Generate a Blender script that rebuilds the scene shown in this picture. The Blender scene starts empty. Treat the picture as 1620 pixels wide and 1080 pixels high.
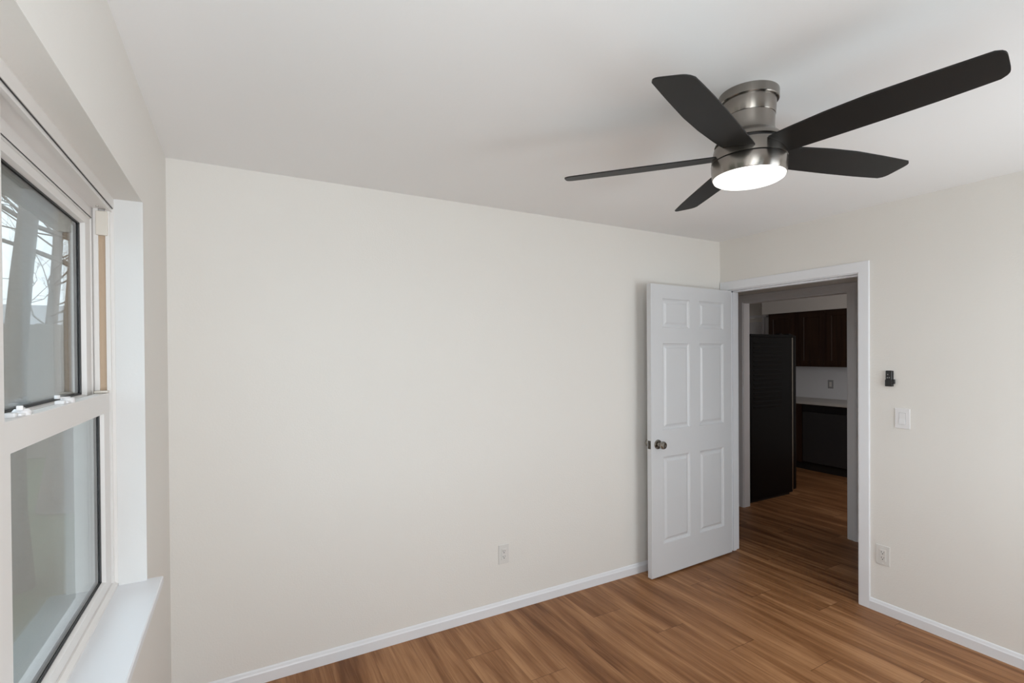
import bpy, bmesh, math, random
from mathutils import Vector, Matrix

random.seed(7)
S = bpy.context.scene
C = S.collection
W = 1620.0

# ------------------------------------------------------------------ camera
f_px, yaw, pitch, roll, shy, CAM_Z = 783.18, 0.5038, -0.0066, -0.0070, 24.92, 1.5632
fwd = Vector((math.sin(yaw) * math.cos(pitch), math.cos(yaw) * math.cos(pitch), math.sin(pitch)))
r0 = Vector((math.cos(yaw), -math.sin(yaw), 0))
u0 = r0.cross(fwd)
rr = r0 * math.cos(roll) + u0 * math.sin(roll)
uu = u0 * math.cos(roll) - r0 * math.sin(roll)
cd = bpy.data.cameras.new('camera')
cam = bpy.data.objects.new('camera', cd)
C.objects.link(cam)
M = Matrix((rr, uu, -fwd)).transposed().to_4x4()
M.translation = (0, 0, CAM_Z)
cam.matrix_world = M
cd.sensor_fit = 'HORIZONTAL'
cd.sensor_width = 36.0
cd.lens = f_px / W * 36.0
cd.shift_y = shy / W
cd.clip_start = 0.02
S.camera = cam

# ------------------------------------------------------------------ world, lights, exposure
w = bpy.data.worlds.new('World')
S.world = w
w.use_nodes = True
bg = w.node_tree.nodes['Background']
bg.inputs[0].default_value = (0.84, 0.92, 1.0, 1)
bg.inputs[1].default_value = 2.6

S.view_settings.view_transform = 'Standard'
S.view_settings.look = 'None'
S.view_settings.gamma = 1
S.view_settings.exposure = 0.15
S.view_settings.use_curve_mapping = False
S.cycles.max_bounces = 12
S.cycles.diffuse_bounces = 8
S.cycles.transparent_max_bounces = 16


def area(name, loc, direction, sx, sy, power, color=(1, 1, 1), spread=180):
    l = bpy.data.lights.new(name, 'AREA')
    l.shape = 'RECTANGLE'
    l.size, l.size_y = sx, sy
    l.energy = power
    l.color = color
    l.spread = math.radians(spread)
    o = bpy.data.objects.new(name, l)
    C.objects.link(o)
    o.location = loc
    o.rotation_euler = Vector(direction).to_track_quat('-Z', 'Z').to_euler()
    return o


# room (camera at the origin, z = 0 on the floor)
XL, XR, YB, YF, H = -0.2766, 3.3581, 2.6525, -0.55, 2.44
T = 0.12

# unseen fill lights added behind the camera, in front of two invented windows
area('added_fill_rear_2', (0.24, YF + 0.22, 1.52), (-0.26, 1, 0.24), 0.95, 1.45, 18.3, (0.915, 0.97, 1.0))
area('added_fill_rear_3', (2.55, YF + 0.08, 1.28), (0.12, 1, 0.0), 1.15, 1.15, 17, (0.915, 0.97, 1.0))
# unseen fill light added to lift the dark kitchen and hall
area('added_fill_kitchen', (4.75, 1.35, 1.5), (1, 0.35, 0), 1.0, 1.0, 12.5, (1.0, 0.97, 0.96))


# ------------------------------------------------------------------ materials
def nodes(m):
    m.use_nodes = True
    return m.node_tree, m.node_tree.nodes, m.node_tree.links


def mat(name, col, rough=0.5, metal=0.0, spec=0.5, bump=0.0, bscale=200, var=0.0, vscale=3.0, coat=0.0, aniso=0.0, bdist=0.002):
    m = bpy.data.materials.new(name)
    t, n, l = nodes(m)
    b = n['Principled BSDF']
    b.inputs['Base Color'].default_value = (*col, 1)
    b.inputs['Roughness'].default_value = rough
    b.inputs['Metallic'].default_value = metal
    b.inputs['Specular IOR Level'].default_value = spec
    b.inputs['Coat Weight'].default_value = coat
    tc = n.new('ShaderNodeTexCoord')
    nz = n.new('ShaderNodeTexNoise')
    nz.inputs['Scale'].default_value = vscale
    nz.inputs['Detail'].default_value = 4
    l.new(tc.outputs['Object'], nz.inputs['Vector'])
    mp = n.new('ShaderNodeMapRange')
    mp.inputs[3].default_value = 1 - var
    mp.inputs[4].default_value = 1 + var
    l.new(nz.outputs[0], mp.inputs[0])
    mx = n.new('ShaderNodeVectorMath')
    mx.operation = 'SCALE'
    mx.inputs[0].default_value = col
    l.new(mp.outputs[0], mx.inputs['Scale'])
    l.new(mx.outputs[0], b.inputs['Base Color'])
    if bump:
        n2 = n.new('ShaderNodeTexNoise')
        n2.inputs['Scale'].default_value = bscale
        n2.inputs['Detail'].default_value = 3
        l.new(tc.outputs['Object'], n2.inputs['Vector'])
        bp = n.new('ShaderNodeBump')
        bp.inputs['Strength'].default_value = bump
        bp.inputs['Distance'].default_value = bdist
        l.new(n2.outputs[0], bp.inputs['Height'])
        l.new(bp.outputs[0], b.inputs['Normal'])
    if aniso:
        b.inputs['Anisotropic'].default_value = aniso
        tg = n.new('ShaderNodeTangent')
        tg.direction_type = 'RADIAL'
        tg.axis = 'Z'
        l.new(tg.outputs[0], b.inputs['Tangent'])
        b.inputs['Anisotropic Rotation'].default_value = 0.25
    return m


WALL = mat('wall_paint', (0.79, 0.768, 0.733), 0.55, spec=0.25, bump=0.30, bscale=130, var=0.012, vscale=1.2)
CEIL = mat('ceiling_paint', (0.885, 0.89, 0.895), 0.75, spec=0.2, bump=0.12, bscale=90, var=0.012, vscale=1.5)
TRIM = mat('trim_white', (0.80, 0.81, 0.84), 0.32, spec=0.5, bump=0.05, bscale=25, var=0.01)
DOORW = mat('door_white', (0.67, 0.68, 0.70), 0.38, spec=0.5, bump=0.08, bscale=60, var=0.01)
VINYL = mat('window_vinyl', (0.78, 0.755, 0.735), 0.35, var=0.01)
REVEAL = mat('reveal_white', (0.74, 0.735, 0.73), 0.5, spec=0.3, bump=0.15, bscale=120, var=0.01)
PLATE = mat('plate_white', (0.72, 0.705, 0.68), 0.3, var=0.0)
SWITCHP = mat('switch_white', (0.80, 0.79, 0.80), 0.25, var=0.0)
BLACK = mat('black_plastic', (0.012, 0.012, 0.013), 0.35, var=0.1)
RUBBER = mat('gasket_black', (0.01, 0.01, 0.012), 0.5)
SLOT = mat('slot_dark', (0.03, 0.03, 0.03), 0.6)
GREY = mat('button_grey', (0.35, 0.35, 0.36), 0.4)
TAN = mat('balance_tan', (0.50, 0.37, 0.26), 0.5, var=0.05, vscale=30)
CREAM = mat('cream_plastic', (0.72, 0.67, 0.60), 0.4)
NICKEL = mat('brushed_nickel', (0.31, 0.285, 0.26), 0.25, metal=1.0, aniso=0.85, var=0.04, vscale=40)
SATIN = mat('satin_nickel', (0.30, 0.28, 0.25), 0.25, metal=1.0, var=0.03)
BLADE = mat('blade_black', (0.011, 0.0105, 0.010), 0.5, spec=0.3, var=0.15, vscale=8)
FRIDGE = mat('fridge_black', (0.002, 0.0025, 0.0034), 0.36, spec=0.14, var=0.05)
DISH = mat('black_steel', (0.035, 0.034, 0.035), 0.4, spec=0.4, var=0.05)
COUNTER = mat('counter_grey', (0.55, 0.53, 0.50), 0.35, var=0.06, vscale=60)
KICK = mat('toe_kick', (0.012, 0.010, 0.009), 0.7)
BARK = mat('bark', (0.10, 0.085, 0.075), 0.9, bump=0.6, bscale=20, var=0.25, vscale=6, bdist=0.02)
SIDING = mat('siding_grey', (0.16, 0.155, 0.15), 0.8, var=0.08)
ROOF = mat('eave_grey', (0.30, 0.30, 0.31), 0.8, var=0.05)
FENCE = mat('fence_wood', (0.13, 0.115, 0.10), 0.9, var=0.2, vscale=5)
GRASS = mat('grass', (0.05, 0.07, 0.03), 0.95, bump=0.6, bscale=60, var=0.3, vscale=12, bdist=0.03)


def cabinet_mat():
    m = bpy.data.materials.new('cabinet_wood')
    t, n, l = nodes(m)
    b = n['Principled BSDF']
    b.inputs['Roughness'].default_value = 0.45
    tc = n.new('ShaderNodeTexCoord')
    mp = n.new('ShaderNodeMapping')
    mp.inputs['Scale'].default_value = (30, 30, 2.0)
    l.new(tc.outputs['Object'], mp.inputs[0])
    nz = n.new('ShaderNodeTexNoise')
    nz.inputs['Scale'].default_value = 1.0
    nz.inputs['Detail'].default_value = 5
    l.new(mp.outputs[0], nz.inputs['Vector'])
    cr = n.new('ShaderNodeValToRGB')
    cr.color_ramp.elements[0].position = 0.3
    cr.color_ramp.elements[0].color = (0.020, 0.0085, 0.0045, 1)
    cr.color_ramp.elements[1].position = 0.7
    cr.color_ramp.elements[1].color = (0.044, 0.020, 0.011, 1)
    l.new(nz.outputs[0], cr.inputs[0])
    l.new(cr.outputs[0], b.inputs['Base Color'])
    return m


CAB = cabinet_mat()


def floor_mat():
    m = bpy.data.materials.new('vinyl_plank')
    t, n, l = nodes(m)
    b = n['Principled BSDF']
    tc = n.new('ShaderNodeTexCoord')
    sp = n.new('ShaderNodeSeparateXYZ')
    l.new(tc.outputs['Object'], sp.inputs[0])

    def mth(op, a, c=None, d=None):
        k = n.new('ShaderNodeMath')
        k.operation = op
        for i, v in enumerate((a, c, d)):
            if v is None:
                continue
            if isinstance(v, (int, float)):
                k.inputs[i].default_value = v
            else:
                l.new(v, k.inputs[i])
        return k.outputs[0]

    PW, PL = 0.205, 1.22
    X = mth('DIVIDE', mth('SUBTRACT', sp.outputs[0], 1.004), PW)
    k = mth('FLOOR', X)
    fx = mth('SUBTRACT', X, k)
    Y = mth('DIVIDE', mth('ADD', mth('SUBTRACT', sp.outputs[1], 2.33), mth('MULTIPLY', k, 0.305)), PL)
    j = mth('FLOOR', Y)
    fy = mth('SUBTRACT', Y, j)
    cb = n.new('ShaderNodeCombineXYZ')
    l.new(k, cb.inputs[0])
    l.new(j, cb.inputs[1])
    wn = n.new('ShaderNodeTexWhiteNoise')
    wn.noise_dimensions = '2D'
    l.new(cb.outputs[0], wn.inputs['Vector'])
    rnd = wn.outputs['Value']

    def grain(sx, sy, detail, dist, rough=0.55):
        cc = n.new('ShaderNodeCombineXYZ')
        l.new(mth('ADD', mth('MULTIPLY', sp.outputs[0], sx), mth('MULTIPLY', rnd, 71.0)), cc.inputs[0])
        l.new(mth('ADD', mth('MULTIPLY', sp.outputs[1], sy), mth('MULTIPLY', rnd, 33.0)), cc.inputs[1])
        l.new(mth('MULTIPLY', rnd, 19.0), cc.inputs[2])
        z = n.new('ShaderNodeTexNoise')
        z.inputs['Scale'].default_value = 1.0
        z.inputs['Detail'].default_value = detail
        z.inputs['Roughness'].default_value = rough
        z.inputs['Distortion'].default_value = dist
        l.new(cc.outputs[0], z.inputs['Vector'])
        return z.outputs[0]

    g1 = grain(11.0, 0.9, 3, 0.8)       # broad cathedral bands
    g2 = grain(70.0, 2.6, 5, 0.6)       # streaks
    g3 = grain(260.0, 9.0, 3, 0.0)      # fine pores
    v = mth('ADD', mth('MULTIPLY', g1, 0.62), mth('ADD', mth('MULTIPLY', g2, 0.28), mth('MULTIPLY', g3, 0.12)))
    v = mth('ADD', v, mth('MULTIPLY', mth('SUBTRACT', rnd, 0.5), 0.07))
    cr = n.new('ShaderNodeValToRGB')
    e = cr.color_ramp.elements
    e[0].position = 0.36
    e[0].color = (0.150, 0.058, 0.020, 1)
    e[1].position = 0.64
    e[1].color = (0.440, 0.228, 0.108, 1)
    e2 = e.new(0.50)
    e2.color = (0.285, 0.130, 0.054, 1)
    l.new(v, cr.inputs[0])
    # seams
    ex = mth('MINIMUM', fx, mth('SUBTRACT', 1.0, fx))
    ey = mth('MINIMUM', fy, mth('SUBTRACT', 1.0, fy))
    sx = mth('LESS_THAN', ex, 0.0045)
    sy = mth('LESS_THAN', ey, 0.0010)
    seam = mth('MAXIMUM', mth('MULTIPLY', sx, 0.45), mth('MULTIPLY', sy, 0.8))
    mx = n.new('ShaderNodeMix')
    mx.data_type = 'RGBA'
    l.new(seam, mx.inputs[0])
    l.new(cr.outputs[0], mx.inputs[6])
    mx.inputs[7].default_value = (0.07, 0.028, 0.012, 1)
    l.new(mx.outputs[2], b.inputs['Base Color'])
    b.inputs['Roughness'].default_value = 0.42
    b.inputs['Specular IOR Level'].default_value = 0.22
    bp = n.new('ShaderNodeBump')
    bp.inputs['Strength'].default_value = 0.15
    bp.inputs['Distance'].default_value = 0.001
    l.new(g2, bp.inputs['Height'])
    l.new(bp.outputs[0], b.inputs['Normal'])
    return m


FLOOR = floor_mat()


def glass_mat():
    m = bpy.data.materials.new('window_glass')
    t, n, l = nodes(m)
    n.remove(n['Principled BSDF'])
    out = n['Material Output']
    tr = n.new('ShaderNodeBsdfTransparent')
    tr.inputs[0].default_value = (0.93, 0.95, 0.95, 1)
    gl = n.new('ShaderNodeBsdfGlossy')
    gl.inputs['Roughness'].default_value = 0.0
    ge = n.new('ShaderNodeNewGeometry')
    mr = n.new('ShaderNodeMapRange')
    mr.inputs[3].default_value = 1.5
    mr.inputs[4].default_value = 1 / 1.5
    l.new(ge.outputs['Backfacing'], mr.inputs[0])
    fr = n.new('ShaderNodeFresnel')
    l.new(mr.outputs[0], fr.inputs['IOR'])
    mx = n.new('ShaderNodeMixShader')
    l.new(fr.outputs[0], mx.inputs[0])
    l.new(tr.outputs[0], mx.inputs[1])
    l.new(gl.outputs[0], mx.inputs[2])
    l.new(mx.outputs[0], out.inputs[0])
    return m


GLASS = glass_mat()


def emit_mat():
    m = bpy.data.materials.new('lit_diffuser')
    t, n, l = nodes(m)
    b = n['Principled BSDF']
    b.inputs['Base Color'].default_value = (0.9, 0.9, 0.9, 1)
    b.inputs['Roughness'].default_value = 0.4
    b.inputs['Emission Color'].default_value = (1.0, 0.985, 0.96, 1)
    b.inputs['Emission Strength'].default_value = 1.5
    return m


DIFF = emit_mat()


# ------------------------------------------------------------------ geometry helpers
def box(bm, x0, x1, y0, y1, z0, z1, bev=0.0, seg=2):
    vs = [bm.verts.new((x, y, z)) for x in (x0, x1) for y in (y0, y1) for z in (z0, z1)]
    idx = [(0, 1, 3, 2), (4, 6, 7, 5), (0, 4, 5, 1), (2, 3, 7, 6), (0, 2, 6, 4), (1, 5, 7, 3)]
    fs = [bm.faces.new([vs[i] for i in f]) for f in idx]
    if bev:
        es = list({e for f in fs for e in f.edges})
        bmesh.ops.bevel(bm, geom=es, offset=bev, segments=seg, affect='EDGES', profile=0.5)
    return vs


def prism(bm, poly, axis, a, b):
    """extrude a polygon (list of 2-D points) along axis from a to b"""
    def P(u, v, k):
        return {'x': (k, u, v), 'y': (u, k, v), 'z': (u, v, k)}[axis]
    A = [bm.verts.new(P(u, v, a)) for u, v in poly]
    B = [bm.verts.new(P(u, v, b)) for u, v in poly]
    n = len(poly)
    bm.faces.new(A)
    bm.faces.new(B[::-1])
    for i in range(n):
        bm.faces.new((A[i], B[i], B[(i + 1) % n], A[(i + 1) % n]))


def lathe(bm, prof, seg=64, close=False):
    """profile of (radius, z) around the z axis"""
    rings = []
    for r, z in prof:
        if r < 1e-6:
            rings.append([bm.verts.new((0, 0, z))])
        else:
            rings.append([bm.verts.new((r * math.cos(2 * math.pi * i / seg), r * math.sin(2 * math.pi * i / seg), z)) for i in range(seg)])
    for a, b in zip(rings[:-1], rings[1:]):
        for i in range(seg):
            j = (i + 1) % seg
            if len(a) == 1 and len(b) == 1:
                continue
            if len(a) == 1:
                bm.faces.new((a[0], b[i], b[j]))
            elif len(b) == 1:
                bm.faces.new((a[i], b[0], a[j]))
            else:
                bm.faces.new((a[i], b[i], b[j], a[j]))


def tube(bm, pts, rads, seg=8):
    rings = []
    up = Vector((0.13, 0.27, 1)).normalized()
    for i, p in enumerate(pts):
        p = Vector(p)
        d = (Vector(pts[min(i + 1, len(pts) - 1)]) - Vector(pts[max(i - 1, 0)])).normalized()
        a = d.cross(Vector((1, 0.1, 0)) if abs(d.z) > 0.7 else up).normalized()
        b = d.cross(a)
        rings.append([bm.verts.new(p + (a * math.cos(2 * math.pi * k / seg) + b * math.sin(2 * math.pi * k / seg)) * rads[i]) for k in range(seg)])
    for a, b in zip(rings[:-1], rings[1:]):
        for k in range(seg):
            j = (k + 1) % seg
            bm.faces.new((a[k], b[k], b[j], a[j]))
    bm.faces.new(rings[0][::-1])
    bm.faces.new(rings[-1])


def obj(name, bm, m, parent=None, smooth=False, label=None):
    bmesh.ops.recalc_face_normals(bm, faces=bm.faces)
    me = bpy.data.meshes.new(name)
    bm.to_mesh(me)
    bm.free()
    me.materials.append(m)
    if smooth:
        for p in me.polygons:
            p.use_smooth = True
        try:
            me.set_sharp_from_angle(angle=math.radians(35))
        except Exception:
            pass
    o = bpy.data.objects.new(name, me)
    C.objects.link(o)
    if parent:
        o.parent = parent
    if label:
        o['label'] = label
    return o


def struct(name, bm, m, smooth=False):
    o = obj(name, bm, m, None, smooth)
    o['kind'] = 'structure'
    return o


def empty(name, loc=(0, 0, 0), rz=0.0, parent=None):
    o = bpy.data.objects.new(name, None)
    C.objects.link(o)
    o.location = loc
    o.rotation_euler = (0, 0, rz)
    o.empty_display_size = 0.1
    if parent:
        o.parent = parent
    return o


def thing(name, label, cat, loc=(0, 0, 0), rz=0.0, group=None):
    o = empty(name, loc, rz)
    tag(o, label, cat, group)
    return o


def tag(o, label, cat, group=None):
    o['label'] = label
    o['category'] = cat
    if group:
        o['group'] = group


def NB():
    return bmesh.new()


# ------------------------------------------------------------------ room shell
# plan of the whole storey: bedroom, hall, kitchen
HX0, HX1 = XR + T, 4.445          # hall between the two door walls
KX0, KX1 = 4.535, 7.15            # kitchen
D1L, D1R, D1T = 2.580, 1.652, 2.045   # bedroom doorway
D2L, D2R, D2T = 3.235, 2.270, 2.055   # doorway across the hall

bm = NB()
box(bm, -0.46, 7.4, YF - 0.12, 5.6, -0.08, 0.0)
struct('floor', bm, FLOOR)
bm = NB()
box(bm, -0.46, 7.4, YF - 0.12, 5.6, H, H + 0.1)
struct('ceiling', bm, CEIL)

bm = NB()
box(bm, XL - 0.18, XR + T, YB, YB + 0.11, 0, H)
struct('wall_back', bm, WALL)

# left wall with the window opening
RY0, RY1, RZ0, RZ1 = 0.262, 2.037, 0.797, 2.075
bm = NB()
box(bm, XL - 0.18, XL, YF - 0.12, RY0, 0, H)
box(bm, XL - 0.18, XL, RY1, YB, 0, H)
box(bm, XL - 0.18, XL, RY0, RY1, 0, RZ0)
box(bm, XL - 0.18, XL, RY0, RY1, RZ1, H)
struct('wall_left', bm, WALL)
# painted returns of the opening (white jamb board on the far side)
bm = NB()
box(bm, XL - 0.0755, XL + 0.001, RY1 - 0.004, RY1, RZ0 + 0.018, RZ1, 0)
box(bm, XL - 0.0755, XL + 0.001, RY0, RY0 + 0.004, RZ0 + 0.018, RZ1, 0)
struct('trim_3', bm, REVEAL)

# wall behind the camera, with two unseen openings made up to suit the fill lights
bm = NB()
zs0, zs1 = 0.82, 2.08
xs = [XL - 0.18, 0.05, 1.19, 1.78, 2.92, XR + T]
for i in range(5):
    if i in (1, 3):
        box(bm, xs[i], xs[i + 1], YF - 0.12, YF, 0, zs0)
        box(bm, xs[i], xs[i + 1], YF - 0.12, YF, zs1, H)
    else:
        box(bm, xs[i], xs[i + 1], YF - 0.12, YF, 0, H)
struct('wall_front', bm, WALL)

# right wall with the doorway
bm = NB()
box(bm, XR, XR + T, YF, D1R - 0.018, 0, H)
box(bm, XR, XR + T, D1L + 0.018, YB, 0, H)
box(bm, XR, XR + T, D1R - 0.018, D1L + 0.018, D1T + 0.018, H)
struct('wall_right', bm, WALL)
# hall far wall with the second doorway
bm = NB()
box(bm, HX1, KX0, YF, D2R - 0.018, 0, H)
box(bm, HX1, KX0, D2L + 0.018, 5.48, 0, H)
box(bm, HX1, KX0, D2R - 0.018, D2L + 0.018, D2T + 0.018, H)
struct('wall_hall', bm, WALL)
bm = NB()
box(bm, KX1, KX1 + 0.12, YF, 5.6, 0, H)
struct('wall_kitchen', bm, WALL)
bm = NB()
box(bm, XR, KX1 + 0.12, 5.48, 5.6, 0, H)
struct('wall_kitchen_side', bm, WALL)
bm = NB()
box(bm, XR + T, KX1 + 0.12, YF - 0.12, YF, 0, H)
struct('wall_hall_end', bm, WALL)
bm = NB()
box(bm, XR, XR + T, YB + 0.11, 5.48, 0, H)
struct('wall_hall_side', bm, WALL)
# soffit over the kitchen cabinets
bm = NB()
box(bm, 6.83, KX1, 2.0, 4.665, 2.122, H)
struct('wall_soffit', bm, WALL)


# baseboards: flat face, sloped top
def baseboard(name, axis, p, sgn, a, b):
    prof = [(p, 0), (p + sgn * 0.012, 0), (p + sgn * 0.012, 0.048), (p + sgn * 0.009, 0.054), (p + sgn * 0.006, 0.064), (p + sgn * 0.003, 0.068), (p, 0.069)]
    bm = NB()
    if axis == 'x':      # runs along x, lies on wall y = p
        prism(bm, prof, 'x', a, b)
    else:                # runs along y, lies on wall x = p
        prism(bm, prof, 'y', a, b)
    return struct(name, bm, TRIM)


baseboard('baseboard_back', 'x', YB, -1, XL, XR)
baseboard('baseboard_right', 'y', XR, -1, YF, 1.584)
baseboard('baseboard_left', 'y', XL, 1, YF, YB - 0.012)
baseboard('baseboard_hall', 'y', HX1, -1, YF, 2.19)


# door casing + jamb: one trim object per doorway
def doorway(name, x0, x1, y0, y1, zt, faces, cw=0.062, ch=0.068, step=False):
    """opening y0..y1 through a wall x0..x1; faces = list of (x of wall face, outward sign)"""
    bm = NB()
    j = 0.018
    box(bm, x0, x1, y0 - j, y0, 0, zt + j)
    box(bm, x0, x1, y1, y1 + j, 0, zt + j)
    box(bm, x0, x1, y0, y1, zt, zt + j)
    for xf, s in faces:
        def prof(d, w):
            # thickness as a function of distance from the opening
            pts = [(0.0, 0.0), (0.0, 0.007), (0.004, 0.011)]
            if step:
                pts += [(w * 0.62, 0.013), (w * 0.66, 0.018), (w * 0.90, 0.020)]
            else:
                pts += [(w * 0.75, 0.0115), (w * 0.95, 0.0115)]
            pts += [(w, 0.009 if not step else 0.012), (w, 0.0)]
            return pts
        rv = 0.005
        # legs and head with mitred corners
        for side, yy in ((-1, y0 - rv), (1, y1 + rv)):
            ww = cw if not (side == 1 and xf == XR) else min(cw, YB - yy - 0.001)
            pr = prof(0, cw)
            A = [bm.verts.new((xf + s * t, yy + side * d * ww / cw, 0)) for d, t in pr]
            B = [bm.verts.new((xf + s * t, yy + side * d * ww / cw, zt + rv + d * ch / cw)) for d, t in pr]
            k = len(pr)
            bm.faces.new(A)
            bm.faces.new(B)
            for i in range(k):
                bm.faces.new((A[i], B[i], B[(i + 1) % k], A[(i + 1) % k]))
        pr = prof(0, cw)
        wl = min(cw, YB - (y1 + rv) - 0.001) if xf == XR else cw
        A = [bm.verts.new((xf + s * t, y0 - rv - d, zt + rv + d * ch / cw)) for d, t in pr]
        B = [bm.verts.new((xf + s * t, y1 + rv + d * wl / cw, zt + rv + d * ch / cw)) for d, t in pr]
        k = len(pr)
        bm.faces.new(A)
        bm.faces.new(B)
        for i in range(k):
            bm.faces.new((A[i], B[i], B[(i + 1) % k], A[(i + 1) % k]))
    return bm


bm = doorway('trim_1', XR, XR + T, D1R, D1L, D1T, [(XR, -1), (XR + T, 1)], cw=0.062, ch=0.066)
# door stops
sx0, sx1 = XR + 0.042, XR + 0.077
box(bm, sx0, sx1, D1L - 0.011, D1L, 0, D1T)
box(bm, sx0, sx1, D1R, D1R + 0.011, 0, D1T)
box(bm, sx0, sx1, D1R, D1L, D1T - 0.011, D1T)
struct('trim_1', bm, TRIM)
bm = doorway('trim_2', HX1, KX0, D2R, D2L, D2T, [(HX1, -1), (KX0, 1)], cw=0.075, ch=0.078, step=True)
struct('trim_2', bm, TRIM)

# ------------------------------------------------------------------ bedroom door
DW, DT, DZ0, DZ1 = 0.884, 0.036, 0.012, 2.040
d = Vector((0.894, 0.040, 0)).normalized()
n_ = Vector((-d.y, d.x, 0))
# local frame: x from free edge to hinge, y into the back side, z up
door = empty('door_1', (2.466, 2.506, 0), math.atan2(d.y, d.x))
door['kind'] = 'structure'


def panel_face(bm, y_face, sgn):
    """one face of a moulded six panel door; sgn -1 faces -y"""
    us = [0, 0.117, 0.400, 0.505, 0.787, DW]
    zs = [DZ0, 0.232, 0.838, 1.025, 1.630, 1.740, 1.943, DZ1]
    vg = {}

    def V(u, z, dep):
        key = (round(u, 5), round(z, 5), round(dep, 5))
        if key not in vg:
            vg[key] = bm.verts.new((u, y_face - sgn * dep, z))
        return vg[key]

    for i in range(5):
        for k in range(7):
            u0_, u1_, z0_, z1_ = us[i], us[i + 1], zs[k], zs[k + 1]
            if i in (1, 3) and k in (1, 3, 5):
                loops = []
                for ins, dep in ((0, 0), (0.004, 0.006), (0.016, 0.0115), (0.024, 0.0105), (0.038, 0.0025)):
                    loops.append([V(u0_ + ins, z0_ + ins, dep), V(u1_ - ins, z0_ + ins, dep), V(u1_ - ins, z1_ - ins, dep), V(u0_ + ins, z1_ - ins, dep)])
                for a, b in zip(loops[:-1], loops[1:]):
                    for q in range(4):
                        bm.faces.new((a[q], a[(q + 1) % 4], b[(q + 1) % 4], b[q]))
                bm.faces.new(loops[-1])
            else:
                bm.faces.new((V(u0_, z0_, 0), V(u1_, z0_, 0), V(u1_, z1_, 0), V(u0_, z1_, 0)))
    return vg, us, zs


bm = NB()
vgA, us, zs = panel_face(bm, 0.0, -1)
vgB, _, _ = panel_face(bm, DT, 1)
per = [(u, DZ0) for u in us] + [(DW, z) for z in zs[1:]] + [(u, DZ1) for u in us[::-1][1:]] + [(0, z) for z in zs[::-1][1:-1]]
for i in range(len(per)):
    a, b = per[i], per[(i + 1) % len(per)]
    ka, kb = (round(a[0], 5), round(a[1], 5), 0), (round(b[0], 5), round(b[1], 5), 0)
    bm.faces.new((vgA[ka], vgA[kb], vgB[kb], vgB[ka]))
obj('door_slab', bm, DOORW, door)


def knob(sgn, y):
    bm = NB()
    prof = [(0, 0), (0.033, 0), (0.033, 0.004), (0.030, 0.009), (0.016, 0.011), (0.0135, 0.016), (0.0135, 0.026), (0.018, 0.031),
            (0.0255, 0.038), (0.0275, 0.046), (0.0265, 0.056), (0.022, 0.062), (0.013, 0.064), (0.011, 0.0625), (0, 0.0625)]
    lathe(bm, prof, 40)
    bmesh.ops.transform(bm, matrix=Matrix.Rotation(math.radians(90) * (1 if sgn < 0 else -1), 4, 'X'), verts=bm.verts)
    bmesh.ops.translate(bm, vec=(0.062, y, 0.932), verts=bm.verts)
    return obj('door_knob', bm, SATIN, door, True, 'satin nickel round knob on the door')


knob(-1, 0.0)
knob(1, DT)
bm = NB()
box(bm, -0.0015, 0.0, DT / 2 - 0.0125, DT / 2 + 0.0125, 0.903, 0.960, 0.0005)
lp = obj('latch_plate', bm, mat('aged_nickel', (0.10, 0.095, 0.085), 0.35, metal=0.9), door, False, 'small nickel latch plate on the door edge')
bm = NB()
prism(bm, [(-0.001, DT / 2 - 0.007), (-0.011, DT / 2 - 0.007), (-0.001, DT / 2 + 0.007)], 'z', 0.921, 0.942)
obj('latch_bolt', bm, NICKEL, lp)
for zc in (0.25, 1.03, 1.83):
    bm = NB()
    lathe(bm, [(0, -0.045), (0.006, -0.045), (0.006, 0.045), (0, 0.045)], 16)
    bmesh.ops.translate(bm, vec=(DW - 0.006, DT + 0.006, zc), verts=bm.verts)
    box(bm, DW, DW + 0.0015, 0.004, DT, zc - 0.045, zc + 0.045)
    obj('hinge', bm, SATIN, door, True, 'metal hinge of the bedroom door')

# ------------------------------------------------------------------ window
win = empty('window_1', (0, 0, 0))
win['kind'] = 'structure'
WX = -0.458
bm = NB()
# head: face band, lip, track soffit, inner fascia
box(bm, WX, -0.352, RY0, RY1, 2.043, RZ1)
box(bm, -0.366, -0.3565, RY0, 2.030, 2.031, 2.0415)
box(bm, WX, -0.366, RY0, 2.030, 2.036, 2.043)
box(bm, WX, -0.406, RY0, 2.022, 2.005, 2.036)
box(bm, -0.412, -0.408, RY0, 2.020, 1.999, 2.0035)
# far jamb: stacked ribs of the tracks
box(bm, WX, -0.352, 2.030, RY1, RZ0, 2.043)
box(bm, -0.372, -0.361, 2.019, 2.030, 0.83, 2.036)
box(bm, -0.402, -0.390, 2.019, 2.030, 0.83, 2.036)
box(bm, -0.4115, -0.4065, 2.020, 2.030, 0.83, 2.036)
box(bm, -0.424, -0.418, 2.022, 2.030, 0.83, 2.0)
box(bm, WX, -0.411, 2.026, 2.030, 0.83, 2.036)
# near jamb and the mullion between the twin units
box(bm, WX, -0.352, RY0, 0.269, RZ0, 2.043)
box(bm, -0.402, -0.362, 0.269, 0.285, 0.83, 2.036)
box(bm, WX, -0.357, 1.1105, 1.160, RZ0, 2.043)
box(bm, -0.402, -0.3605, 1.160, 1.187, 1.449, 2.036)
# sloped sill of the frame
prism(bm, [(WX, RZ0), (-0.352, RZ0), (-0.352, 0.826), (-0.362, 0.834), (-0.400, 0.834), (-0.404, 0.812), (WX, 0.805)], 'y', RY0, RY1)
obj('window_frame', bm, VINYL, win)

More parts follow.
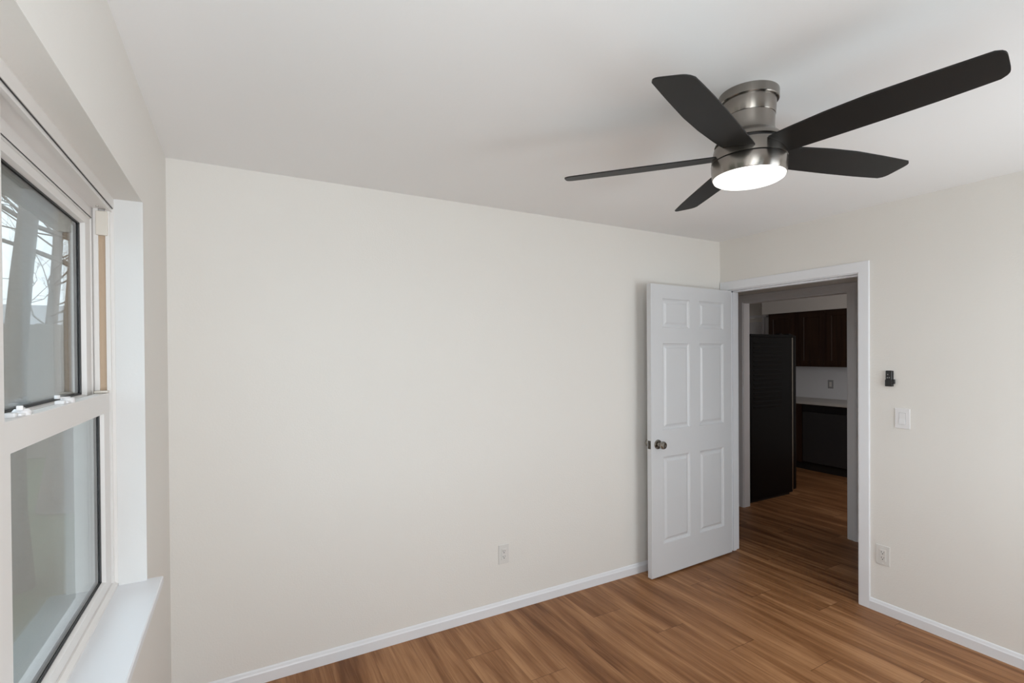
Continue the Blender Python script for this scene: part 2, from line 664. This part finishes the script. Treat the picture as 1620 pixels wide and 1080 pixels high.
bm = NB()
box(bm, -0.3560, -0.3535, RY0 + 0.01, 2.030, 2.0416, 2.0426)  # shade of the recessed joints, put in as thin dark strips
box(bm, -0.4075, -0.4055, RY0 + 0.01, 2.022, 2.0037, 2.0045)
obj('seam', bm, SLOT, win, False, 'dark strips standing in for the shaded gaps along the head of the frame')

bm = NB()
box(bm, -0.390, -0.372, 2.026, 2.030, 1.40, 1.97)
obj('balance_channel', bm, TAN, win, False, 'tan balance channel in the far side track')
bm = NB()
box(bm, -0.395, -0.365, 2.012, 2.026, 1.951, 2.028, 0.002)
obj('track_cover', bm, CREAM, win, False, 'cream plastic cover at the top of the side track')
bm = NB()
box(bm, -0.400, -0.366, 1.990, 2.019, 1.449, 1.456, 0.002)
obj('tilt_latch', bm, CREAM, win)


def sash(name, x0, x1, y0, y1, z0, z1, sl, sr, rb, rt):
    """sash frame with mitred front edge; x1 = room side"""
    bm = NB()
    o4 = [(y0, z0), (y1, z0), (y1, z1), (y0, z1)]
    i4 = [(y0 + sl, z0 + rb), (y1 - sr, z0 + rb), (y1 - sr, z1 - rt), (y0 + sl, z1 - rt)]
    b = 0.0012
    o4b = [(y0 + b, z0 + b), (y1 - b, z0 + b), (y1 - b, z1 - b), (y0 + b, z1 - b)]
    cx = (x0 + x1) / 2 + 0.002
    i4d = [(i4[0][0] + .004, i4[0][1] + .004), (i4[1][0] - .004, i4[1][1] + .004), (i4[2][0] - .004, i4[2][1] - .004), (i4[3][0] + .004, i4[3][1] - .004)]
    L = [(o4, x0), (o4, x1 - b), (o4b, x1), (i4, x1), (i4d, cx), (i4d, cx - 0.014), (i4, x0)]
    R = [[bm.verts.new((x, y, z)) for y, z in q] for q, x in L]
    for a, c in zip(R, R[1:] + R[:1]):
        for k in range(4):
            m_ = (k + 1) % 4
            bm.faces.new((a[k], a[m_], c[m_], c[k]))
    s = obj(name, bm, VINYL, win)
    # double glazing: two panes
    gy0, gy1, gz0, gz1 = i4d[0][0] - .003, i4d[1][0] + .003, i4d[0][1] - .003, i4d[2][1] + .003
    for gx in (cx - 0.0008, cx - 0.0125):
        bm = NB()
        box(bm, gx - 0.003, gx, gy0, gy1, gz0, gz1)
        obj('glass_pane', bm, GLASS, s, False)
    bm = NB()
    g = 0.0045
    x_a, x_b = cx - 0.0004, cx + 0.0022
    Y0, Y1, Z0, Z1 = i4d[0][0], i4d[1][0], i4d[0][1], i4d[2][1]
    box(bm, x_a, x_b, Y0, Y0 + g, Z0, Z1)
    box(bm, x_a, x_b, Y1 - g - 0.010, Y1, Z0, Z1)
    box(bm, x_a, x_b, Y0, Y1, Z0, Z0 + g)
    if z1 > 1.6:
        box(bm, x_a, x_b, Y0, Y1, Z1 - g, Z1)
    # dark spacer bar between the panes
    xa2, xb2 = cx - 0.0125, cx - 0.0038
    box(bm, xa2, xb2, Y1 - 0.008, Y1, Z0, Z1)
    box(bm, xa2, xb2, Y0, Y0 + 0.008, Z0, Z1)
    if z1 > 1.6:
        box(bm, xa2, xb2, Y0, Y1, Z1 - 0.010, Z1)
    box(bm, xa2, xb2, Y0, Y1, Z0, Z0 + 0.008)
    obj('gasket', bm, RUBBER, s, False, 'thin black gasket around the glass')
    return s


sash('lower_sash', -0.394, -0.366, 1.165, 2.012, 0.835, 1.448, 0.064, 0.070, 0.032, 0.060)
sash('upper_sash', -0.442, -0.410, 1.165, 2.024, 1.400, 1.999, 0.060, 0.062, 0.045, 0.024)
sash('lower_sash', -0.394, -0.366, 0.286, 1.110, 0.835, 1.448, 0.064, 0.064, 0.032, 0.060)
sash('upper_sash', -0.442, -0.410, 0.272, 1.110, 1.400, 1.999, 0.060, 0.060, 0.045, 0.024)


def sash_lock(yc, ang):
    k = empty('sash_lock', (-0.381, yc, 1.448), 0, win)
    bm = NB()
    box(bm, -0.011, 0.009, -0.034, 0.030, 0, 0.006, 0.002)
    lathe(bm, [(0, 0.0), (0.014, 0.0), (0.0145, 0.008), (0.011, 0.0125), (0, 0.0135)], 24)
    obj('lock_base', bm, SWITCHP, k, True)
    bm = NB()
    box(bm, -0.012, 0.006, -0.056, -0.038, 0, 0.009, 0.002)
    obj('lock_catch', bm, SWITCHP, k, True)
    bm = NB()
    box(bm, -0.005, 0.005, -0.026, 0.004, 0.0115, 0.0155, 0.0015)
    box(bm, -0.005, 0.005, -0.030, -0.022, 0.0115, 0.021, 0.0015)
    bmesh.ops.rotate(bm, cent=(0, 0, 0), matrix=Matrix.Rotation(ang, 3, 'Z'), verts=bm.verts)
    obj('lock_lever', bm, SWITCHP, k, True)


sash_lock(1.338, math.radians(10))
sash_lock(1.640, math.radians(-35))
for y_ in (1.235, 1.985):
    bm = NB()
    lathe(bm, [(0, 0), (0.0035, 0), (0.003, -0.002), (0, -0.0022)], 12)
    bmesh.ops.translate(bm, vec=(-0.385, y_, 2.036), verts=bm.verts)
    obj('screw', bm, SATIN, win, True)

bm = NB()
prism(bm, [(-0.352, 0.797), (XL, 0.797), (XL, 0.817), (-0.352, 0.817)], 'y', RY0, RY1 - 0.001)
prism(bm, [(XL, 0.790), (-0.236, 0.790), (-0.2325, 0.794), (-0.2325, 0.814), (-0.236, 0.817), (XL, 0.817)], 'y', RY0 - 0.02, RY1 + 0.010)
st = obj('window_sill', bm, TRIM, win)

# unseen windows made up behind the camera to go with the fill lights
for k, xa in ((2, 0.05), (3, 1.78)):
    wn_ = empty('window_%d' % k, (xa, YF - 0.09, 0.82))
    wn_['kind'] = 'structure'
    bm = NB()
    box(bm, 0.002, 1.138, 0, 0.06, 0.002, 0.05, 0.002)
    box(bm, 0.002, 1.138, 0, 0.06, 1.21, 1.258, 0.002)
    box(bm, 0.002, 0.05, 0, 0.06, 0.05, 1.21, 0.002)
    box(bm, 1.09, 1.138, 0, 0.06, 0.05, 1.21, 0.002)
    box(bm, 0.05, 1.09, 0.005, 0.055, 0.60, 0.655, 0.002)
    obj('window_frame', bm, VINYL, wn_)
    bm = NB()
    box(bm, 0.05, 1.09, 0.028, 0.032, 0.05, 1.21)
    obj('glass_pane', bm, GLASS, wn_)

# ------------------------------------------------------------------ ceiling fan
FC = (1.530, 1.092)
fan = thing('ceiling_fan', 'brushed nickel ceiling fan with five black blades and lit round lamp', 'ceiling fan', (FC[0], FC[1], H))


def z_(z):
    return z - H


bm = NB()
lathe(bm, [(0, 0), (0.0945, 0), (0.0950, z_(2.438)), (0.0945, z_(2.412)), (0.0925, z_(2.410)), (0.0885, z_(2.410)), (0.0885, z_(2.413)), (0, z_(2.413))], 96)
obj('canopy', bm, NICKEL, fan, True)
bm = NB()
lathe(bm, [(0, z_(2.412)), (0.0868, z_(2.412)), (0.0862, z_(2.400)), (0.0835, z_(2.362)), (0.0825, z_(2.3605)), (0.0810, z_(2.3605)), (0.0810, z_(2.3585)),
           (0.0820, z_(2.358)), (0.0805, z_(2.335)), (0.0800, z_(2.320)), (0.0815, z_(2.308)), (0.0875, z_(2.299)), (0.0960, z_(2.292)), (0.1030, z_(2.283)),
           (0.1075, z_(2.275)), (0.1085, z_(2.2715)), (0.1060, z_(2.2705)), (0, z_(2.2705))], 96)
obj('motor_neck', bm, NICKEL, fan, True)
bm = NB()
lathe(bm, [(0, z_(2.266)), (0.1000, z_(2.266)), (0.1010, z_(2.262)), (0.1090, z_(2.2615)), (0.1110, z_(2.259)), (0.1160, z_(2.235)), (0.1190, z_(2.217)), (0.1190, z_(2.2145)), (0.115, z_(2.213)), (0, z_(2.213))], 96)
obj('motor_housing', bm, NICKEL, fan, True)
bm = NB()
lathe(bm, [(0, z_(2.2145)), (0.1145, z_(2.2145)), (0.1145, z_(2.2105)), (0.1190, z_(2.2100)), (0.1200, z_(2.2080)), (0.1195, z_(2.190)), (0.1165, z_(2.1625)), (0.1145, z_(2.160)), (0.1125, z_(2.162)), (0, z_(2.162))], 96)
obj('light_housing', bm, NICKEL, fan, True)
bm = NB()
lathe(bm, [(0.1120, z_(2.168)), (0.1128, z_(2.160)), (0.1110, z_(2.154)), (0.104, z_(2.1495)), (0.08, z_(2.1465)), (0.04, z_(2.1450)), (0, z_(2.1447))], 96)
obj('light_diffuser', bm, DIFF, fan, True, 'white glowing round diffuser under the fan')
bm = NB()
lathe(bm, [(0, z_(2.2708)), (0.1025, z_(2.2708)), (0.1025, z_(2.2605)), (0, z_(2.2605))], 64)
lathe(bm, [(0, z_(2.2165)), (0.1150, z_(2.2165)), (0.1150, z_(2.208)), (0, z_(2.208))], 64)
obj('shadow_gap_ring', bm, BLACK, fan, True, 'black recessed ring between the metal sections')

TRAIL = [(0.10, 0.058), (0.16, 0.066), (0.27, 0.074), (0.38, 0.075), (0.50, 0.067), (0.58, 0.061), (0.65, 0.056)]
LEAD = [(0.10, 0.050), (0.16, 0.053), (0.27, 0.056), (0.38, 0.058), (0.50, 0.058), (0.58, 0.056), (0.65, 0.054)]


def itp(tab, x):
    for (a, va), (b, vb) in zip(tab[:-1], tab[1:]):
        if x <= b:
            k = max(0, (x - a) / (b - a))
            return va + (vb - va) * k
    return tab[-1][1]


ANG = [130.6, 60.8, -15.1, -85.5, 200.0]
R1 = 0.648
PITCH = math.radians(12.0)
for a in ANG:
    bm = NB()
    # outline: half widths on each side along the radius; v > 0 = counterclockwise side (lower)
    st_ = []
    N = 32
    for i in range(N + 1):
        t = i / N
        r = 0.100 + (R1 - 0.100) * t
        lo, hi = -itp(TRAIL, r), itp(LEAD, r)
        st_.append((r, lo, hi, t))
    nv = 15
    th = 0.0045
    top, bot = [], []
    for r, lo, hi, t in st_:
        rt, rb = [], []
        for k in range(nv):
            s_ = k / (nv - 1)
            v = lo + (hi - lo) * s_
            # the tip line slants and is rounded at its corners
            e = abs(2 * s_ - 1)
            pull = 0.012 * s_ + 0.020 * e ** 6
            rr_ = r - pull * max(0, (t - 0.75) / 0.25) ** 1.5
            z = -math.tan(PITCH) * v - 0.0015 * math.cos(s_ * math.pi) * 0
            rt.append(bm.verts.new((rr_, v * math.cos(PITCH), z + th / 2)))
            rb.append(bm.verts.new((rr_, v * math.cos(PITCH), z - th / 2)))
        top.append(rt)
        bot.append(rb)
    for i in range(N):
        for k in range(nv - 1):
            bm.faces.new((top[i][k], top[i + 1][k], top[i + 1][k + 1], top[i][k + 1]))
            bm.faces.new((bot[i][k], bot[i][k + 1], bot[i + 1][k + 1], bot[i + 1][k]))
        bm.faces.new((top[i][0], bot[i][0], bot[i + 1][0], top[i + 1][0]))
        bm.faces.new((top[i][-1], top[i + 1][-1], bot[i + 1][-1], bot[i][-1]))
    for k in range(nv - 1):
        bm.faces.new((top[0][k], top[0][k + 1], bot[0][k + 1], bot[0][k]))
        bm.faces.new((top[N][k], bot[N][k], bot[N][k + 1], top[N][k + 1]))
    o = obj('blade', bm, BLADE, fan, True, 'matt black pitched fan blade')
    o.location = (0, 0, z_(2.237))
    o.rotation_euler = (0, 0, math.radians(a))


# ------------------------------------------------------------------ wall plates
def outlet(label, loc, rz, group):
    """local frame: x = along the wall, -y = out of the wall"""
    t = thing('wall_outlet', label, 'outlet', loc, rz, group)
    bm = NB()
    box(bm, -0.036, 0.036, -0.0055, 0, -0.058, 0.058, 0.002)
    obj('cover_plate', bm, PLATE, t)
    bm = NB()
    box(bm, -0.0165, 0.0165, -0.0075, -0.004, -0.0335, 0.0335, 0.0008)
    rc = obj('receptacle', bm, PLATE, t)
    for s in (-1, 1):
        bm = NB()
        zc = s * 0.0165
        box(bm, -0.0075, -0.0050, -0.0079, -0.0070, zc - 0.001, zc + 0.008)
        box(bm, 0.0050, 0.0075, -0.0079, -0.0070, zc - 0.000, zc + 0.007)
        lathe_b = NB()
        lathe_b.free()
        box(bm, -0.0028, 0.0028, -0.0079, -0.0070, zc - 0.0095, zc - 0.0045, 0)
        obj('socket_slots', bm, SLOT, rc)
    for s in (-1, 1):
        bm = NB()
        lathe(bm, [(0, 0), (0.003, 0), (0.0026, 0.001), (0, 0.0012)], 12)
        bmesh.ops.transform(bm, matrix=Matrix.Rotation(math.radians(90), 4, 'X'), verts=bm.verts)
        bmesh.ops.translate(bm, vec=(0, -0.0055, s * 0.048), verts=bm.verts)
        obj('screw', bm, PLATE, t, True)
    return t


outlet('white duplex wall outlet low on the long back wall', (1.394, YB, 0.352), 0, 'duplex outlets')
outlet('white duplex wall outlet low on the right wall beside the doorway', (XR, 1.516, 0.347), -math.pi / 2, 'duplex outlets')

sw = thing('light_switch', 'white rocker light switch at mid height on the wall right of the doorway', 'light switch', (XR, 1.4155, 1.174), -math.pi / 2)
bm = NB()
box(bm, -0.037, 0.037, -0.0055, 0, -0.058, 0.058, 0.002)
obj('cover_plate', bm, SWITCHP, sw)
bm = NB()
box(bm, -0.0168, 0.0168, -0.0060, -0.004, -0.0338, 0.0338)
obj('switch_recess', bm, GREY, sw)
bm = NB()
prism(bm, [(-0.004, -0.0325), (-0.0105, -0.0325), (-0.0072, 0.0), (-0.0068, 0.0325), (-0.004, 0.0325)], 'x', -0.0155, 0.0155)
obj('rocker', bm, SWITCHP, sw)

rc = thing('remote_holder', 'small black remote control in a wall cradle above the white light switch', 'remote control', (XR, 1.4795, 1.403), -math.pi / 2)
bm = NB()
box(bm, -0.019, 0.019, -0.004, 0, -0.046, 0.046, 0.0015)
box(bm, -0.0185, 0.0185, -0.019, -0.003, -0.046, -0.006, 0.003)
box(bm, 0.015, 0.030, -0.018, -0.004, -0.030, -0.004, 0.003)
obj('cradle', bm, BLACK, rc)
bm = NB()
box(bm, -0.0165, 0.0165, -0.0165, -0.004, -0.043, 0.047, 0.004, 3)
rm = obj('remote', bm, BLACK, rc)
for (bx, bz) in ((-0.004, 0.024), (0.004, 0.006), (-0.006, 0.006)):
    bm = NB()
    lathe(bm, [(0, 0), (0.0032, 0), (0.0028, 0.001), (0, 0.0012)], 12)
    bmesh.ops.transform(bm, matrix=Matrix.Rotation(math.radians(90), 4, 'X'), verts=bm.verts)
    bmesh.ops.translate(bm, vec=(bx, -0.0165, bz), verts=bm.verts)
    obj('button', bm, GREY, rm, True)

# ------------------------------------------------------------------ kitchen
# refrigerator: back against the door wall, ribbed black side towards us
fr = thing('refrigerator', 'tall black refrigerator with ribbed side seen through the doorway', 'refrigerator', (4.60, 3.27, 0))
bm = NB()
box(bm, 0, 0.715, 0, 0.80, 0.03, 1.722, 0.004)
obj('cabinet_body', bm, FRIDGE, fr)
bm = NB()
for i in range(15):
    z = 0.98 + i * 0.0475
    prism(bm, [(0.000, z), (-0.0035, z + 0.006), (-0.0035, z + 0.020), (0.000, z + 0.026)], 'x', 0.05, 0.52)
rb = obj('side_rib', bm, FRIDGE, fr, False, 'pressed horizontal ribs on the black side')
bm = NB()
box(bm, -0.005, 0.722, -0.004, 0.804, 1.722, 1.752, 0.004)
obj('top_cap', bm, FRIDGE, fr)
bm = NB()
box(bm, 0.722, 0.790, 0.002, 0.80, 0.05, 1.745, 0.012, 4)
obj('door', bm, FRIDGE, fr, True)
bm = NB()
box(bm, 0.700, 0.722, -0.003, 0.0, 0.05, 1.72, 0.001)
obj('edge_strip', bm, SATIN, fr, False, 'shiny vertical edge strip at the front corner')
for hx in (0.50, 0.66):
    bm = NB()
    box(bm, hx, hx + 0.05, 0.01, 0.07, 1.750, 1.764, 0.003)
    obj('hinge_cover', bm, FRIDGE, fr)
bm = NB()
box(bm, 0.02, 0.70, 0.03, 0.77, 0.0, 0.03)
obj('base_grille', bm, KICK, fr)


def cab_door(parent, x, y0, y1, z0, z1):
    """recessed panel door in the plane x, facing -x"""
    bm = NB()
    e = 0.055
    loops = []
    for ins, dx in ((0, 0.0), (0.0, -0.018), (e, -0.018), (e + 0.006, -0.010), (e + 0.03, -0.010)):
        loops.append([bm.verts.new((x + dx, yy, zz)) for yy, zz in ((y0 + ins, z0 + ins), (y1 - ins, z0 + ins), (y1 - ins, z1 - ins), (y0 + ins, z1 - ins))])
    for a, b in zip(loops[:-1], loops[1:]):
        for q in range(4):
            bm.faces.new((a[q], a[(q + 1) % 4], b[(q + 1) % 4], b[q]))
    bm.faces.new(loops[0])
    bm.faces.new(loops[-1])
    return obj('door', bm, CAB, parent)


def upper_cabinet(label, y0, y1, splits):
    t = thing('upper_cabinet', label, 'kitchen cabinet', (6.83, y0, 1.362), 0, 'brown kitchen wall cabinets')
    bm = NB()
    box(bm, 0.0, KX1 - 6.83 - 0.004, 0, y1 - y0, 0, 0.758, 0.001)
    obj('cabinet_box', bm, CAB, t)
    for a, b in splits:
        cab_door(t, 0, a - y0, b - y0, 0.025, 0.733)
    return t


upper_cabinet('dark brown wooden wall cabinet above the refrigerator, left of the pair', 4.130, 4.560, [(4.172, 4.535)])
upper_cabinet('dark brown double door wall cabinet over the dishwasher and backsplash', 3.300, 4.129, [(3.330, 3.725), (3.765, 4.090)])

bm = NB()
box(bm, 6.515, KX1, 2.4, 4.62, 0.875, 0.913, 0.006)
o = obj('countertop', bm, COUNTER)
tag(o, 'pale grey kitchen worktop running along under the wall cabinets', 'countertop')
bm = NB()
box(bm, KX1 - 0.010, KX1, 2.4, 4.62, 0.913, 1.362)
o = obj('trim_4', bm, TRIM)
o['kind'] = 'structure'
t = thing('wall_outlet', 'outlet on the white kitchen backsplash above the worktop', 'outlet', (KX1 - 0.010, 3.855, 1.115), -math.pi / 2)
bm = NB()
box(bm, -0.036, 0.036, -0.0055, 0, -0.058, 0.058, 0.002)
obj('cover_plate', bm, GREY, t)
bm = NB()
box(bm, -0.0165, 0.0165, -0.0075, -0.004, -0.0335, 0.0335, 0.0008)
obj('receptacle', bm, PLATE, t)

dw = thing('dishwasher', 'black dishwasher with flat front under the kitchen worktop', 'dishwasher', (6.55, 3.30, 0))
bm = NB()
box(bm, 0.02, 0.58, 0, 0.60, 0.10, 0.870)
obj('body', bm, KICK, dw)
bm = NB()
box(bm, -0.005, 0.02, 0.004, 0.596, 0.115, 0.775, 0.004)
obj('door', bm, DISH, dw)
bm = NB()
box(bm, -0.005, 0.02, 0.004, 0.596, 0.780, 0.862, 0.004)
obj('control_panel', bm, BLACK, dw)
bm = NB()
box(bm, 0.05, 0.10, 0, 0.60, 0.0, 0.10)
obj('toe_kick', bm, KICK, dw)

bc = thing('base_cabinet', 'dark base cabinet under the worktop between dishwasher and refrigerator', 'kitchen cabinet', (6.55, 3.905, 0))
bm = NB()
box(bm, 0, 0.59, 0, 0.69, 0.10, 0.875)
obj('cabinet_box', bm, CAB, bc)
bm = NB()
box(bm, 0.06, 0.59, 0, 0.69, 0, 0.10)
obj('toe_kick', bm, KICK, bc)
cab_door(bc, 0, 0.06, 0.34, 0.13, 0.85)
cab_door(bc, 0, 0.36, 0.66, 0.13, 0.85)

# closed white door in the kitchen's far wall
d2 = empty('door_2', (KX1, 0, 0))
d2['kind'] = 'structure'
bm = NB()
box(bm, -0.020, 0, 4.755, 4.80, 0, 2.13, 0.003)
box(bm, -0.014, 0, 4.80, 4.815, 0, 2.11)
box(bm, -0.020, 0, 4.83, 4.87, 0, 2.11, 0.003)
box(bm, -0.020, 0, 4.755, 5.46, 2.10, 2.14, 0.003)
obj('door_casing', bm, TRIM, d2)
bm = NB()
box(bm, -0.012, 0, 4.880, 5.46, 0.01, 2.035, 0.003)
box(bm, -0.018, -0.010, 4.900, 4.98, 0.08, 1.97, 0.003)
obj('door_slab', bm, DOORW, d2)

# ------------------------------------------------------------------ outdoors, seen through the window
bm = NB()
bmesh.ops.create_grid(bm, x_segments=2, y_segments=2, size=30, matrix=Matrix.Translation((-30.5, 10, -0.35)))
o = obj('ground', bm, GRASS)
o['kind'] = 'structure'
# own eave
bm = NB()
box(bm, -1.02, -0.46, -3.0, 7.5, 2.44, 2.50)
box(bm, -1.05, -1.02, -3.0, 7.5, 2.40, 2.58)
o = obj('roof_eave', bm, ROOF)
o['kind'] = 'structure'
bm = NB()
box(bm, -0.46, -0.40, YB + 0.11, 7.0, -0.35, 2.5)
o = obj('wall_exterior', bm, SIDING)
o['kind'] = 'structure'


def tree(label, base, lean, h, r, seed, group, nb=11, k0=0.5):
    rnd = random.Random(seed)
    t = thing('tree', label, 'tree', base, 0, group)
    bm = NB()
    L = Vector(lean)
    pts, rad = [], []
    for i in range(9):
        k = i / 8
        pts.append(L * (h * k) + Vector((0.06 * math.sin(k * 5 + seed), 0.06 * math.cos(k * 4 + seed), 0)))
        rad.append(r * (1 - 0.55 * k) * (1.25 if i == 0 else 1))
    tube(bm, pts, rad, 12)
    obj('trunk', bm, BARK, t, True)
    bm = NB()

    def branch(p, dv, ln, rd, lev):
        P = [p]
        q = p.copy()
        dd = dv.copy()
        for i in range(4):
            dd = (dd + Vector((rnd.uniform(-.3, .3), rnd.uniform(-.3, .3), rnd.uniform(-.15, .25)))).normalized()
            q = q + dd * ln / 4
            P.append(q.copy())
        tube(bm, P, [rd, rd * .85, rd * .7, rd * .55, rd * .35], 5)
        if lev > 0:
            for i in range(4 if lev > 1 else 5):
                s = P[rnd.choice((1, 2, 3, 4))]
                nd = (dd + Vector((rnd.uniform(-1, 1), rnd.uniform(-1, 1), rnd.uniform(-.5, .8)))).normalized()
                branch(s, nd, ln * 0.62, rd * 0.5, lev - 1)

    for i in range(nb):
        k = rnd.uniform(k0, 1.0)
        a = rnd.uniform(0, 2 * math.pi)
        p = L * (h * k)
        branch(p, Vector((math.cos(a), math.sin(a), rnd.uniform(0.1, 0.8))).normalized(), h * 0.33, r * 0.15, 3)
    obj('branches', bm, BARK, t, False, 'bare tangled branches')
    return t


def at(px, dist):
    """ground point that the photo column px shows at distance dist along y"""
    a = math.atan((px - 810) / f_px) + yaw
    return (dist * math.tan(a), dist, -0.35)


tree('bare tree with a thick leaning trunk outside, nearest the window glass', at(22, 5.6), (0.035, 0.0, 1), 5.2, 0.10, 3, None)
tree('bare tree farther off behind the thick leaning trunk, seen through the glass', at(66, 14.3), (0.05, 0, 1), 7.0, 0.13, 11, None, 26, 0.3)
tree('bare tree at the back fence, rightmost through the upper glass', at(112, 8.2), (0.03, 0, 1), 6.0, 0.24, 5, None)

nh = thing('neighbour_house', 'grey low neighbouring house behind the wooden fence outside the window', 'house', (-4.5, 20.0, -0.35))
bm = NB()
box(bm, -7, 7.5, 0, 8, 0, 2.75)
obj('wall', bm, SIDING, nh)
bm = NB()
prism(bm, [(-0.5, 2.75), (8.5, 2.75), (8.5, 2.87), (4.0, 3.8), (-0.5, 2.87)], 'x', -7.4, 7.9)
obj('roof', bm, ROOF, nh)
bm = NB()
box(bm, 0.2, 1.6, -0.03, 0, 1.2, 2.6)
obj('window', bm, SLOT, nh)

fe = thing('wooden_fence', 'weathered grey wooden privacy fence behind the trees outside the window', 'fence', (-6.0, 12.6, -0.35))
bm = NB()
for i in range(60):
    x = i * 0.15 - 4.0
    hh = 2.55 + 0.01 * math.sin(i * 2.3)
    prism(bm, [(x, 0), (x + 0.149, 0), (x + 0.149, hh - 0.02), (x + 0.11, hh), (x + 0.03, hh), (x, hh - 0.02)], 'y', 0, 0.02)
obj('picket_panel', bm, FENCE, fe)
bm = NB()
for z in (0.4, 1.3, 2.2):
    box(bm, -4.0, 5.0, 0.021, 0.06, z, z + 0.09)
obj('rail', bm, FENCE, fe)
